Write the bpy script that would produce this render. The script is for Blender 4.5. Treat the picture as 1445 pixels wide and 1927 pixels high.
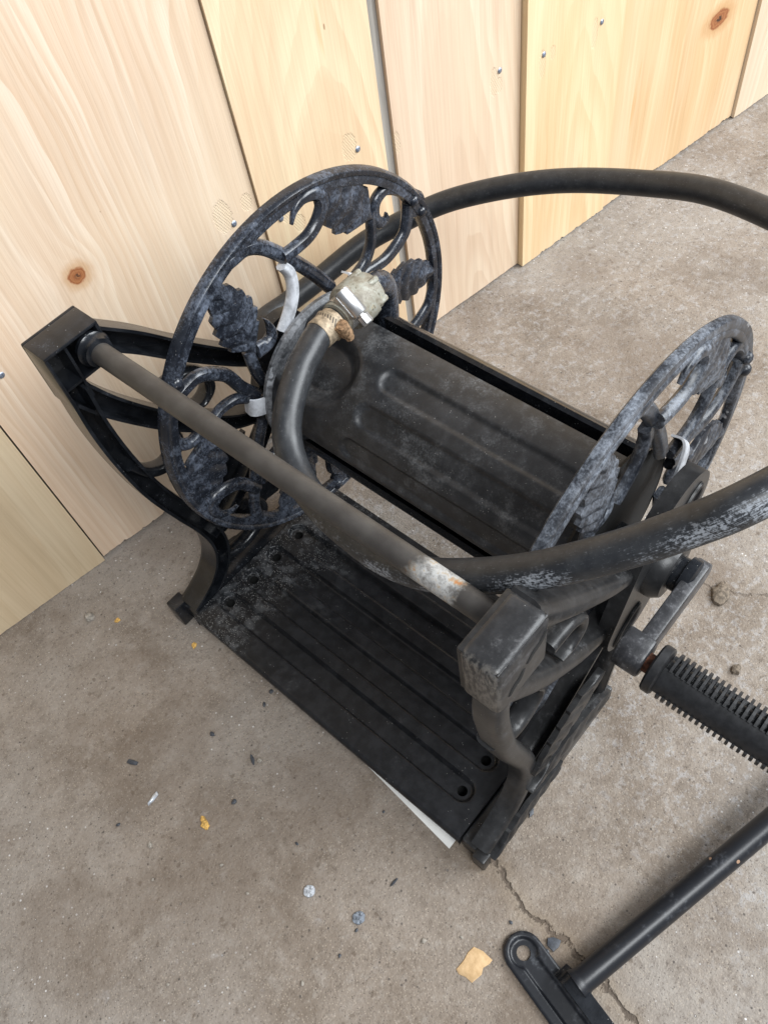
import bpy, bmesh, math, random
from mathutils import Vector, Matrix
random.seed(7)
PI = math.pi
for o in list(bpy.data.objects):
    bpy.data.objects.remove(o)
S = bpy.context.scene
COL = S.collection

# ------------------------------------------------------------------ camera, world, lamps, exposure
cam_d = bpy.data.cameras.new('camera')
cam = bpy.data.objects.new('camera', cam_d); COL.objects.link(cam)
cam_d.sensor_fit = 'HORIZONTAL'; cam_d.sensor_width = 36.0
cam_d.lens = 36.0 * 1565.65 / 1445.0
cam_d.clip_start = 0.01; cam_d.clip_end = 60
cam.matrix_world = Matrix(((0.755853, 0.590605, -0.282616, 0.0),
                           (-0.643650, 0.591148, -0.486064, 0.0),
                           (-0.120004, 0.549299, 0.826964, 0.76),
                           (0, 0, 0, 1)))
cam_d.dof.use_dof = False
S.camera = cam

world = bpy.data.worlds.new('World'); S.world = world; world.use_nodes = True
wn = world.node_tree.nodes
wn['Background'].inputs[0].default_value = (0.80, 0.87, 1.0, 1)
wn['Background'].inputs[1].default_value = 0.26

def area_lamp(name, loc, target, sx, sy, power, col):
    d = bpy.data.lights.new(name, 'AREA'); d.shape = 'RECTANGLE'; d.size = sx; d.size_y = sy
    d.energy = power; d.color = col
    o = bpy.data.objects.new(name, d); COL.objects.link(o)
    o.location = loc
    o.rotation_euler = (Vector(target) - Vector(loc)).to_track_quat('-Z', 'Y').to_euler()
    return o
# daylight through the open garage door, to the right of and behind the camera
area_lamp('door_daylight', (2.2, -1.0, 1.95), (0.25, 0.4, 0.15), 2.0, 1.7, 122, (0.93, 0.97, 1.0))
# a window higher up, behind the camera
area_lamp('window_daylight', (0.0, -1.3, 2.4), (0.3, 0.60, 0.5), 1.2, 0.9, 52, (0.95, 0.98, 1.0))

S.view_settings.view_transform = 'Standard'
try: S.view_settings.look = 'None'
except Exception: pass
S.view_settings.exposure = 0.28
S.view_settings.gamma = 1.0
S.view_settings.use_curve_mapping = False
S.render.engine = 'CYCLES'

# ------------------------------------------------------------------ node helper
class NT:
    def __init__(s, name):
        s.m = bpy.data.materials.new(name); s.m.use_nodes = True
        s.t = s.m.node_tree; s.t.nodes.clear()
        s.out = s.t.nodes.new('ShaderNodeOutputMaterial')
        s.b = s.t.nodes.new('ShaderNodeBsdfPrincipled')
        s.t.links.new(s.b.outputs[0], s.out.inputs[0])
        s.tc = s.t.nodes.new('ShaderNodeTexCoord')
    def link(s, a, b): s.t.links.new(a, b)
    def put(s, sock, v):
        if v is None: return
        if hasattr(v, 'is_output') or isinstance(v, bpy.types.NodeSocket): s.link(v, sock)
        elif isinstance(v, (tuple, list)) and len(v) == 3 and sock.type == 'RGBA': sock.default_value = (*v, 1)
        else: sock.default_value = v
    def math(s, op, a, b=None, c=None, clamp=False):
        n = s.t.nodes.new('ShaderNodeMath'); n.operation = op; n.use_clamp = clamp
        s.put(n.inputs[0], a); s.put(n.inputs[1], b); s.put(n.inputs[2], c)
        return n.outputs[0]
    def vmap(s, vec, loc=(0,0,0), rot=(0,0,0), sc=(1,1,1)):
        n = s.t.nodes.new('ShaderNodeMapping'); s.link(vec, n.inputs[0])
        n.inputs[1].default_value = loc; n.inputs[2].default_value = rot; n.inputs[3].default_value = sc
        return n.outputs[0]
    def noise(s, vec, scale, detail=4, rough=.55, dist=0):
        n = s.t.nodes.new('ShaderNodeTexNoise'); s.link(vec, n.inputs['Vector'])
        n.inputs['Scale'].default_value = scale; n.inputs['Detail'].default_value = detail
        n.inputs['Roughness'].default_value = rough; n.inputs['Distortion'].default_value = dist
        return n.outputs[0]
    def voro(s, vec, scale, feature='F1', rand=1.0):
        n = s.t.nodes.new('ShaderNodeTexVoronoi'); s.link(vec, n.inputs['Vector']); n.feature = feature
        n.inputs['Scale'].default_value = scale; n.inputs['Randomness'].default_value = rand
        return n
    def ramp(s, fac, stops, interp='LINEAR'):
        n = s.t.nodes.new('ShaderNodeValToRGB'); s.link(fac, n.inputs[0]); n.color_ramp.interpolation = interp
        e = n.color_ramp.elements
        while len(e) < len(stops): e.new(0.5)
        for i, (p, c) in enumerate(stops):
            e[i].position = p
            e[i].color = (c, c, c, 1) if isinstance(c, (int, float)) else (*c, 1)
        return n.outputs[0]
    def sm(s, v, a, b):
        n = s.t.nodes.new('ShaderNodeMapRange'); n.interpolation_type = 'SMOOTHSTEP'
        s.put(n.inputs[0], v); n.inputs[1].default_value = a; n.inputs[2].default_value = b
        n.inputs[3].default_value = 0; n.inputs[4].default_value = 1
        return n.outputs[0]
    def mix(s, fac, a, b, mode='MIX'):
        n = s.t.nodes.new('ShaderNodeMix'); n.data_type = 'RGBA'; n.blend_type = mode
        s.put(n.inputs[0], fac); s.put(n.inputs[6], a); s.put(n.inputs[7], b)
        return n.outputs[2]
    def sep(s, vec):
        n = s.t.nodes.new('ShaderNodeSeparateXYZ'); s.link(vec, n.inputs[0]); return n.outputs
    def bump(s, h, strength, dist, prev=None):
        n = s.t.nodes.new('ShaderNodeBump'); s.link(h, n.inputs['Height'])
        n.inputs['Strength'].default_value = strength; n.inputs['Distance'].default_value = dist
        if prev: s.link(prev, n.inputs['Normal'])
        return n.outputs[0]
    def fin(s, col=None, rough=None, metal=None, normal=None, spec=None):
        if col is not None: s.put(s.b.inputs['Base Color'], col)
        if rough is not None: s.put(s.b.inputs['Roughness'], rough)
        if metal is not None: s.put(s.b.inputs['Metallic'], metal)
        if normal is not None: s.link(normal, s.b.inputs['Normal'])
        if spec is not None: s.b.inputs['Specular IOR Level'].default_value = spec
        return s.m

def paint(name, base, chalk, amount, rough, seed=0., bare=0.0, spec=.5, fine=260, scuff=None, dust=False):
    """black paint on cast metal: chalky wear, dust, a few bare aluminium chips"""
    n = NT(name); v = n.vmap(n.tc.outputs['Object'], loc=(seed, seed * .7, seed * 1.3))
    big = n.noise(v, 22, 3); mid = n.noise(v, 90, 4, .6); fin = n.noise(v, fine, 3, .7)
    m = n.math('ADD', n.math('MULTIPLY', big, .45), n.math('MULTIPLY', mid, .35))
    m = n.math('ADD', m, n.math('MULTIPLY', fin, .40))
    fine2 = n.noise(n.vmap(v, sc=(1, 1, .45)), fine * 2.2, 3, .7)
    m = n.math('ADD', m, n.math('MULTIPLY', n.math('SUBTRACT', fine2, .5), .34))
    m = n.sm(m, .62 - amount * .24, .96 - amount * .10)
    col = n.mix(n.sm(mid, .35, .7), base, tuple(c * 1.7 + .004 for c in base))
    col = n.mix(m, col, chalk)
    sp = n.math('LESS_THAN', n.voro(v, 330).outputs['Distance'], .09)
    sp = n.math('MULTIPLY', sp, n.math('GREATER_THAN', n.noise(v, 60, 2), .57))
    col = n.mix(n.math('MULTIPLY', sp, .6), col, (.45, .44, .42))
    if dust:        # plaster dust lying in the grooves at the wall end
        x, y, z = n.sep(n.tc.outputs['Object'])
        dv = n.voro(v, 620); where = n.sm(n.math('ADD', y, n.math('MULTIPLY', n.math('SUBTRACT', big, .5), .22)), .06, .16)
        ds = n.math('MULTIPLY', n.math('LESS_THAN', dv.outputs['Distance'], n.math('MULTIPLY', where, .24)), n.math('GREATER_THAN', fin, .44))
        col = n.mix(n.math('MULTIPLY', ds, .55), col, (.42, .42, .41))
        col = n.mix(n.math('MULTIPLY', n.math('MULTIPLY', where, n.sm(mid, .48, .68)), .22), col, (.22, .23, .24))
    if scuff:
        x, y, z = n.sep(n.tc.outputs['Object'])
        sm_ = n.math('MULTIPLY', n.sm(n.math('ADD', x, n.math('MULTIPLY', fin, .004)), scuff[0], scuff[1]), n.sm(n.noise(n.vmap(v, sc=(1, 1, .3)), 300, 4, .7), .40, .60))
        col = n.mix(n.math('MULTIPLY', sm_, .8), col, (.19, .175, .155))
    metal = None; r = n.math('ADD', rough, n.math('MULTIPLY', m, .3))
    if bare > 0:
        bm = n.sm(n.math('ADD', n.noise(v, 17, 4, .6), n.math('MULTIPLY', fin, .06)), .80 - bare, .815 - bare)
        col = n.mix(bm, col, n.ramp(fin, [(.3, (.20, .21, .23)), (.7, (.50, .52, .55))]))
        metal = n.math('MULTIPLY', bm, .55)
    nb = n.bump(mid, .35, .0006); nb = n.bump(fin, .25, .0003, nb)
    return n.fin(col, r, metal, nb, spec)

M = {}
M['wheel'] = paint('wheel_paint', (.009, .011, .016), (.17, .20, .26), .30, .25, 1.3, .105, .55, 340)
M['wheel_near'] = paint('wheel_paint_worn', (.013, .015, .020), (.26, .29, .34), .50, .34, 4.1, .115, .5, 340)
M['frame'] = paint('frame_paint', (.0055, .0065, .0085), (.10, .11, .13), -.30, .24, 2.2, 0, .45)
M['frame_dusty'] = paint('frame_paint_dusty', (.0145, .0145, .0150), (.13, .13, .135), -.12, .34, 5.2, 0, .36)
M['block'] = paint('block_paint_scuffed', (.017, .017, .018), (.15, .15, .155), -.02, .34, 5.9, 0, .42, 300, (-.186, -.1915))
M['tray'] = paint('tray_paint', (.0085, .0090, .0105), (.11, .11, .11), -.40, .38, 7.7, 0, .32, dust=True)
M['drum'] = paint('drum_paint', (.0125, .0130, .0145), (.13, .135, .14), .10, .40, 3.3, 0, .48, fine=520)
M['hub'] = paint('hub_worn_paint', (.03, .032, .036), (.33, .34, .36), .75, .45, 6.1, .12)
M['bare'] = paint('bare_aluminium', (.30, .31, .33), (.62, .64, .68), .7, .5, 9.1, 0)
M['crank'] = paint('crank_paint', (.022, .022, .024), (.24, .24, .25), .28, .36, 8.4, 0, .45)

def mat_plain(name, col, rough, metal=0., nscale=120, var=.35, bump=.2, spec=.5):
    n = NT(name); v = n.tc.outputs['Object']
    a = n.noise(v, nscale, 4, .6)
    c = n.mix(n.sm(a, .3, .7), tuple(x * (1 - var) for x in col), tuple(min(1, x * (1 + var)) for x in col))
    return n.fin(c, rough, metal, n.bump(a, bump, .0005), spec)
M['black_hole'] = mat_plain('cavity_shade_black', (.006, .006, .006), .8)  # near-black colour stands in for shade inside slots, holes and the hub
M['grip'] = mat_plain('grip_rubber', (.014, .014, .015), .42, 0, 200, .4)
M['rust'] = mat_plain('rusty_steel', (.16, .06, .03), .8, 0, 260, .6, .5)
M['rusty'] = mat_plain('rusty_clamp_steel', (.30, .19, .11), .5, .35, 420, .6, .12)
M['tan'] = mat_plain('tarnished_ferrule', (.33, .26, .18), .55, .25, 240, .45, .3)
M['slate_bit'] = mat_plain('dark_plastic', (.045, .05, .06), .5, 0, 300, .4)
M['slug'] = mat_plain('dull_zinc', (.42, .44, .47), .55, .35, 520, .55, .6)
M['slug_dark'] = mat_plain('dull_zinc_dark', (.17, .19, .22), .55, .35, 520, .7, .6)
M['ochre'] = mat_plain('ochre_fibre', (.55, .33, .09), .85, 0, 500, .45, .8)
M['pebble'] = mat_plain('pebble_stone', (.30, .27, .23), .85, 0, 300, .4, .8)
M['mud'] = mat_plain('dried_mud', (.15, .12, .09), .9, 0, 400, .5, .9)
M['redbit'] = mat_plain('red_fleck_paint', (.22, .03, .015), .7, 0, 300, .4)
M['foil'] = mat_plain('foil_scrap', (.62, .66, .72), .35, .5, 300, .3)
M['paper'] = mat_plain('white_paper', (.74, .74, .72), .75, 0, 40, .05, .05)
M['steel'] = mat_plain('new_steel', (.50, .50, .50), .36, .9, 200, .08, .05)
M['nail'] = mat_plain('nail_steel', (.30, .34, .42), .38, .75, 900, .35, .4)

def mat_card():
    n = NT('torn_cardboard'); v = n.tc.outputs['Object']
    a = n.noise(v, 180, 5, .65)
    return n.fin(n.ramp(a, [(.3, (.42, .27, .13)), (.7, (.62, .43, .24))]), .9, 0, n.bump(a, .4, .0006))
M['card'] = mat_card()

def mat_brass():
    n = NT('weathered_brass'); v = n.tc.outputs['Object']
    a = n.noise(v, 120, 5, .65); g = n.noise(v, 260, 3, .6)
    c = n.ramp(a, [(.30, (.12, .10, .07)), (.46, (.23, .21, .165)), (.60, (.33, .335, .29)), (.75, (.50, .36, .17))])
    c = n.mix(n.sm(g, .58, .72), c, (.10, .08, .05))
    return n.fin(c, .5, n.math('MULTIPLY', n.sm(a, .45, .8), .6), n.bump(g, .5, .0006))
M['brass'] = mat_brass()

def mat_band(name, base, slot, metal, rough):
    """perforated worm-drive band: slots round the local Z axis"""
    n = NT(name); v = n.tc.outputs['Object']
    x, y, z = n.sep(v)
    ang = n.math('ARCTAN2', y, x)
    st = n.math('FRACT', n.math('MULTIPLY', n.math('ADD', ang, n.math('MULTIPLY', z, 28)), 34 / (2 * PI)))
    st = n.math('MULTIPLY', n.math('LESS_THAN', st, .42), n.math('LESS_THAN', n.math('ABSOLUTE', z), .0028))
    a = n.noise(v, 200, 4, .6)
    c = n.mix(n.sm(a, .35, .7), tuple(q * .62 for q in base), base)
    c = n.mix(st, c, slot)
    return n.fin(c, rough, n.math('MULTIPLY', n.math('SUBTRACT', 1, st), metal), n.bump(n.math('SUBTRACT', 1, st), .6, .0004))
M['band_old'] = mat_band('clamp_band_rusted', (.40, .32, .22), (.05, .035, .025), .35, .55)
M['band_new'] = mat_band('clamp_band_steel', (.55, .53, .50), (.06, .055, .05), .8, .34)

def mat_hose():
    n = NT('hose_rubber'); v = n.tc.outputs['Object']
    uv = n.tc.outputs['UV']; u, w, _ = n.sep(uv)      # u along (metres), w round 0..1
    big = n.noise(v, 16, 3); fin = n.noise(v, 520, 3, .7); mid = n.noise(v, 110, 4, .65)
    st = n.noise(n.vmap(uv, sc=(18, 14, 1)), 7, 4, .6)
    band = n.sm(n.math('ABSOLUTE', n.math('SUBTRACT', w, .20)), .17, .03)
    band = n.math('MULTIPLY', band, n.sm(big, .36, .56))
    sc = n.math('ADD', n.math('MULTIPLY', fin, .55), n.math('MULTIPLY', st, .5))
    m = n.sm(n.math('ADD', sc, n.math('MULTIPLY', band, .13)), .58, .72)
    m = n.math('MULTIPLY', m, n.math('ADD', n.math('MULTIPLY', band, .75), .22))
    c = n.mix(n.sm(mid, .3, .75), (.013, .0145, .0175), (.028, .030, .033))
    c = n.mix(m, c, (.30, .32, .35))
    return n.fin(c, n.math('ADD', .40, n.math('MULTIPLY', m, .35)), 0, n.bump(fin, .2, .0003))
M['hose'] = mat_hose()

def mat_rod():
    """grey-brown painted bar with one patch worn to white metal and rust"""
    n = NT('tie_rod_paint'); v = n.tc.outputs['Object']; x, y, z = n.sep(v)
    fin = n.noise(v, 300, 4, .65); mid = n.noise(v, 45, 4, .6)
    c = n.mix(n.sm(mid, .3, .7), (.034, .030, .027), (.058, .053, .048))
    yy = n.math('ADD', y, n.math('MULTIPLY', n.math('SUBTRACT', mid, .5), .040))
    yy = n.math('ADD', yy, n.math('MULTIPLY', n.math('SUBTRACT', fin, .5), .012))
    d = n.math('ABSOLUTE', n.math('ADD', yy, .1240))
    m = n.math('MULTIPLY', n.sm(d, .0200, .0070), n.math('ADD', .55, n.math('MULTIPLY', fin, .8)), clamp=True)
    bc = n.ramp(n.noise(v, 130, 4, .7), [(.35, (.17, .16, .15)), (.50, (.40, .40, .39)), (.60, (.34, .28, .21)), (.68, (.36, .16, .06))])
    c = n.mix(m, c, bc)
    chip = n.math('MULTIPLY', n.math('LESS_THAN', n.voro(v, 70).outputs['Distance'], .13), n.math('GREATER_THAN', n.noise(v, 31, 2), .60))
    c = n.mix(chip, c, (.30, .14, .07))
    return n.fin(c, .46, 0, n.bump(fin, .2, .0004))
M['rod'] = mat_rod()

def mat_tube():
    n = NT('steel_tube_paint'); v = n.tc.outputs['Object']
    fin = n.noise(v, 320, 4, .7); mid = n.noise(v, 60, 4, .65)
    c = n.mix(n.sm(n.math('ADD', n.math('MULTIPLY', mid, .6), n.math('MULTIPLY', fin, .4)), .52, .72), (.010, .011, .014), (.075, .080, .09))
    ch = n.math('MULTIPLY', n.math('LESS_THAN', n.voro(v, 90).outputs['Distance'], .14), n.math('GREATER_THAN', n.noise(v, 40, 2), .63))
    c = n.mix(ch, c, (.32, .20, .13))
    return n.fin(c, .36, 0, n.bump(fin, .2, .0004))
M['tube'] = mat_tube()

def mat_concrete():
    n = NT('concrete'); v = n.tc.outputs['Object']; x, y, z = n.sep(v)
    n1 = n.noise(v, 2.6, 4, .55); n2 = n.noise(v, 11, 5, .6, .4); n3 = n.noise(v, 60, 5, .65); n4 = n.noise(v, 330, 4, .7)
    n5 = n.noise(n.vmap(v, loc=(3, 7, 0)), 30, 6, .75, .2)
    c = n.ramp(n2, [(.30, (.185, .148, .115)), (.52, (.275, .232, .192)), (.72, (.335, .292, .250))])
    c = n.mix(n.sm(n1, .40, .62), c, n.mix(.5, c, (.36, .345, .325)))
    c = n.mix(n.math('MULTIPLY', n.sm(n3, .50, .70), .40), c, (.40, .37, .335))
    c = n.mix(n.math('MULTIPLY', n.sm(n3, .46, .30), .50), c, (.155, .125, .10))
    c = n.mix(n.math('MULTIPLY', n.sm(n5, .60, .72), .30), c, (.50, .50, .51))        # pale scaling
    c = n.mix(n.math('MULTIPLY', n.sm(n5, .40, .28), .35), c, (.20, .145, .10))        # brown stains
    # long efflorescence patch on the right side slab
    px = n.sm(n.math('ADD', x, n.math('MULTIPLY', n2, .16)), .20, .34)
    lace = n.math('MULTIPLY', px, n.sm(n.noise(v, 95, 6, .78, .25), .50, .62))
    c = n.mix(n.math('MULTIPLY', lace, .42), c, (.50, .51, .53))
    m1_ = n.noise(v, 150, 5, .72); m2_ = n.noise(n.vmap(v, loc=(5, 1, 0)), 420, 4, .75)
    c = n.mix(n.math('MULTIPLY', n.sm(m1_, .54, .70), .42), c, (.44, .405, .365))
    c = n.mix(n.math('MULTIPLY', n.sm(m1_, .46, .30), .62), c, (.120, .094, .074))
    c = n.mix(n.math('MULTIPLY', n.sm(m2_, .55, .72), .40), c, (.47, .43, .385))
    c = n.mix(n.math('MULTIPLY', n.sm(m2_, .45, .28), .55), c, (.110, .090, .074))
    # grit: sand grains, dark specks, glints
    g = n.voro(v, 560); gd = g.outputs['Distance']
    gc = n.sep(g.outputs['Color'])
    c = n.mix(n.math('MULTIPLY', n.math('LESS_THAN', gd, .34), n.math('MULTIPLY', n.math('GREATER_THAN', gc[0], .72), .5)), c, (.46, .40, .33))
    c = n.mix(n.math('MULTIPLY', n.math('LESS_THAN', gd, .32), n.math('MULTIPLY', n.math('LESS_THAN', gc[0], .16), .6)), c, (.10, .085, .075))
    g2 = n.voro(n.vmap(v, loc=(1.7, .3, 0)), 210); g2c = n.sep(g2.outputs['Color'])
    pits = n.math('MULTIPLY', n.math('LESS_THAN', g2.outputs['Distance'], .20), n.math('LESS_THAN', g2c[1], .085))
    c = n.mix(n.math('MULTIPLY', pits, .75), c, (.075, .065, .06))
    gl = n.math('MULTIPLY', n.math('LESS_THAN', g2.outputs['Distance'], n.math('MULTIPLY', g2c[0], .20)), n.math('GREATER_THAN', g2c[2], .88))
    gl = n.math('MULTIPLY', gl, n.sm(n1, .42, .55))
    c = n.mix(n.math('MULTIPLY', gl, .85), c, (.74, .74, .74))
    # cracks: one running away from the tray corner, one to the right of the crank
    wob = n.math('MULTIPLY', n.math('SUBTRACT', n.noise(v, 24, 5, .6), .5), .042)
    d1 = n.math('ABSOLUTE', n.math('SUBTRACT', n.math('ADD', x, wob), n.math('ADD', .0925, n.math('MULTIPLY', y, -.02))))
    m1 = n.math('MULTIPLY', n.sm(d1, .0030, .0009), n.math('LESS_THAN', y, .145))
    e1 = n.math('MULTIPLY', n.sm(d1, .017, .003), n.math('LESS_THAN', y, .145))
    d2 = n.math('ABSOLUTE', n.math('ADD', n.math('ADD', n.math('MULTIPLY', n.math('SUBTRACT', x, .43), .86), n.math('MULTIPLY', n.math('SUBTRACT', y, .155), .5)), wob))
    ok2 = n.math('MULTIPLY', n.math('GREATER_THAN', x, .37), n.math('LESS_THAN', y, .20))
    m2 = n.math('MULTIPLY', n.math('MULTIPLY', n.sm(d2, .0022, .0006), ok2), .6)
    c = n.mix(n.math('MULTIPLY', e1, .30), c, (.30, .235, .16))
    cr = n.math('MAXIMUM', m1, m2)
    cr = n.math('MULTIPLY', cr, n.sm(n.noise(v, 120, 3), .30, .48))
    c = n.mix(n.math('MULTIPLY', cr, .85), c, (.085, .065, .05))
    ag = n.voro(n.vmap(v, loc=(.9, 2.3, 0)), 95); agc = n.sep(ag.outputs['Color'])
    agm = n.math('MULTIPLY', n.sm(n.math('ADD', ag.outputs['Distance'], n.math('MULTIPLY', n.math('SUBTRACT', m2_, .5), .5)), .24, .14), n.math('LESS_THAN', agc[1], .16))
    c = n.mix(n.math('MULTIPLY', agm, .5), c, (.115, .085, .062))
    dk = n.noise(n.vmap(v, loc=(8, 3, 0)), 7.5, 5, .6, .3)
    c = n.mix(n.math('MULTIPLY', n.sm(dk, .50, .36), .38), c, (.17, .130, .098))
    c = n.mix(1.0, c, (.87, .85, .83), 'MULTIPLY')
    h = n.math('ADD', n.math('MULTIPLY', n3, .5), n.math('MULTIPLY', n4, .5))
    h = n.math('SUBTRACT', h, n.math('MULTIPLY', n.math('ADD', pits, cr), .8))
    nb = n.bump(h, .75, .0030); nb = n.bump(gd, .30, .0008, nb)
    rough = n.math('SUBTRACT', .86, n.math('MULTIPLY', gl, .5))
    return n.fin(c, rough, 0, nb, .35)
M['concrete'] = mat_concrete()

def fibw(n, v, i): return n.noise(n.vmap(v, loc=(i * 4.4, 0, 2), sc=(1, 1, .06)), 160, 3, .6)
def mat_wood(i, pith, tilt, light, dark, freq, knots=(), dents=(), streak=.35, yellow=0.):
    """flat-sawn pine: growth rings round a pith line behind the face, knots, hammer marks"""
    n = NT('pine_plank_%s' % 'abcdefgh'[i]); v = n.tc.outputs['Object']; x, y, z = n.sep(v)
    slow = n.noise(n.vmap(v, loc=(i * 3.1, 0, i), sc=(1, 1, .28)), 9, 3, .5)
    wav = n.noise(n.vmap(v, loc=(i, 2, i * 2.), sc=(1, 1, .10)), 38, 3, .5)
    dx = n.math('SUBTRACT', x, n.math('ADD', pith[0], n.math('MULTIPLY', z, tilt[0])))
    dy = n.math('ADD', pith[1], n.math('MULTIPLY', z, tilt[1]))
    rr = n.math('SQRT', n.math('ADD', n.math('MULTIPLY', dx, dx), n.math('MULTIPLY', dy, dy)))
    rr = n.math('ADD', rr, n.math('MULTIPLY', slow, .050))
    rr = n.math('ADD', rr, n.math('MULTIPLY', wav, .010))
    km = None
    for (kx, kz, ra, rb) in knots:
        ex = n.math('DIVIDE', n.math('SUBTRACT', x, kx), ra); ez = n.math('DIVIDE', n.math('SUBTRACT', z, kz), rb)
        kd = n.math('SQRT', n.math('ADD', n.math('MULTIPLY', ex, ex), n.math('MULTIPLY', ez, ez)))
        rr = n.math('ADD', rr, n.math('MULTIPLY', n.math('POWER', 2.718, n.math('MULTIPLY', kd, -.55)), .030))
        kd = n.math('ADD', kd, n.math('MULTIPLY', n.math('SUBTRACT', n.noise(v, 130, 3), .5), .7))
        km = kd if km is None else n.math('MINIMUM', km, kd)
    ph = n.math('FRACT', n.math('MULTIPLY', rr, freq))
    ring = n.math('MULTIPLY', n.sm(ph, .15, .90), n.sm(ph, 1.0, .955))
    ph2 = n.math('FRACT', n.math('ADD', n.math('MULTIPLY', rr, freq * .21), n.math('MULTIPLY', fibw(n, v, i), .25)))
    ring2 = n.math('MULTIPLY', n.sm(ph2, .05, .60), n.sm(ph2, 1.0, .93))
    fib = n.noise(n.vmap(v, loc=(i * 1.7, 0, 0), sc=(1, 1, .016)), 520, 3, .6)
    fib2 = n.noise(n.vmap(v, loc=(i * 2.7, 0, 5), sc=(1, 1, .03)), 95, 4, .6)
    c = n.mix(n.math('MULTIPLY', ring, n.math('ADD', .20, n.math('MULTIPLY', n.sm(slow, .38, .68), .45))), light, dark)
    c = n.mix(n.math('MULTIPLY', ring2, .55), c, tuple(.35*p + .65*q for p, q in zip(light, dark)))
    c = n.mix(n.math('MULTIPLY', n.sm(fib2, .45, .75), streak), c, tuple(q * .80 for q in dark))
    c = n.mix(n.math('MULTIPLY', n.sm(fib, .40, .72), .22), c, tuple(q * .78 for q in dark))
    big = n.noise(n.vmap(v, loc=(i * 5.3, 0, 1), sc=(1, 1, .35)), 6.5, 3, .5)
    c = n.mix(n.math('MULTIPLY', n.sm(big, .40, .66), .40), c, (.76, .62 + yellow, .44))
    c = n.mix(n.math('MULTIPLY', n.sm(big, .46, .30), .30), c, (.72, .53, .38))
    # pitch flecks and small dark pin marks
    pf = n.voro(n.vmap(v, loc=(i * .7, 0, 0), sc=(1, 1, .30)), 52); pc = n.sep(pf.outputs['Color'])
    fl = n.math('MULTIPLY', n.math('LESS_THAN', pf.outputs['Distance'], .045), n.math('GREATER_THAN', pc[0], .72))
    c = n.mix(n.math('MULTIPLY', fl, .7), c, (.22, .10, .04))
    og = n.math('MULTIPLY', n.sm(n.noise(n.vmap(v, loc=(i * 9.1, 0, 0), sc=(1, 1, .10)), 60, 3, .5), .70, .80), .45)
    c = n.mix(og, c, (.55, .28, .08))
    if km is not None:
        c = n.mix(n.math('MULTIPLY', n.sm(km, 2.1, 1.0), .55), c, (.47, .25, .10))
        c = n.mix(n.sm(km, 1.05, .75), c, n.ramp(n.math('FRACT', n.math('MULTIPLY', km, 3.0)), [(.1, (.26, .09, .035)), (.8, (.36, .15, .06))]))
        c = n.mix(n.math('MULTIPLY', n.sm(km, .40, .25), n.sm(n.noise(v, 260, 3), .42, .55)), c, (.06, .03, .02))
    h = n.math('MULTIPLY', fib, .5)
    if dents:
        dm = None
        for (kx, kz, ra, rb) in dents:
            ex = n.math('DIVIDE', n.math('SUBTRACT', x, kx), ra); ez = n.math('DIVIDE', n.math('SUBTRACT', z, kz), rb)
            kd = n.math('SQRT', n.math('ADD', n.math('MULTIPLY', ex, ex), n.math('MULTIPLY', ez, ez)))
            dm = kd if dm is None else n.math('MINIMUM', dm, kd)
        dm = n.math('ADD', dm, n.math('MULTIPLY', n.math('SUBTRACT', n.noise(v, 300, 2), .5), .5))
        on = n.sm(dm, 1.05, .85)
        gx = n.math('ABSOLUTE', n.math('SUBTRACT', n.math('FRACT', n.math('MULTIPLY', n.math('ADD', x, n.math('MULTIPLY', z, .55)), 390)), .5))
        gz = n.math('ABSOLUTE', n.math('SUBTRACT', n.math('FRACT', n.math('MULTIPLY', n.math('SUBTRACT', z, n.math('MULTIPLY', x, .6)), 390)), .5))
        cell = n.sm(n.math('MINIMUM', gx, gz), .04, .20)
        h = n.math('SUBTRACT', h, n.math('MULTIPLY', on, n.math('MULTIPLY', cell, 1.6)))
        c = n.mix(n.math('MULTIPLY', on, n.math('SUBTRACT', .55, n.math('MULTIPLY', cell, .5))), c, (.80, .64, .42))
    nb = n.bump(h, .45, .0012)
    return n.fin(c, .62, 0, nb, .35)

def mat_grey_wood():
    n = NT('weathered_grey_wood'); v = n.tc.outputs['Object']
    f = n.noise(n.vmap(v, sc=(1, 1, .03)), 300, 4, .6)
    return n.fin(n.ramp(f, [(.3, (.20, .185, .165)), (.7, (.36, .34, .31))]), .8, 0, n.bump(f, .5, .001))
M['grey_wood'] = mat_grey_wood()

# ------------------------------------------------------------------ geometry helpers
def sstep(a, b, x):
    t = max(0, min(1, (x-a)/(b-a))); return t*t*(3-2*t)

def cr(pts, n=8, closed=False):
    """Catmull-Rom through points (tuples of any length)"""
    P = [tuple(p) for p in pts]; out = []; N = len(P)
    rng = range(N) if closed else range(N - 1)
    for i in rng:
        if closed: p0, p1, p2, p3 = P[i-1], P[i], P[(i+1) % N], P[(i+2) % N]
        else:
            p1, p2 = P[i], P[i+1]
            p0 = P[i-1] if i > 0 else tuple(2*a-b for a, b in zip(p1, p2))
            p3 = P[i+2] if i + 2 < N else tuple(2*b-a for a, b in zip(p1, p2))
        for k in range(n):
            t = k / n
            out.append(tuple(.5*((2*b) + (-a+c)*t + (2*a-5*b+4*c-d)*t*t + (-a+3*b-3*c+d)*t**3) for a, b, c, d in zip(p0, p1, p2, p3)))
    if not closed: out.append(P[-1])
    return out

def ellip(w, t, n=12, p=1.0):
    """rounded profile (u, v), width w, thickness t; p<1 gives squarer shoulders"""
    r = []
    for k in range(n):
        a = 2*PI*k/n; cx, sy = math.cos(a), math.sin(a)
        r.append((w/2*math.copysign(abs(cx)**p, cx), t/2*math.copysign(abs(sy)**p, sy)))
    return r

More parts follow.
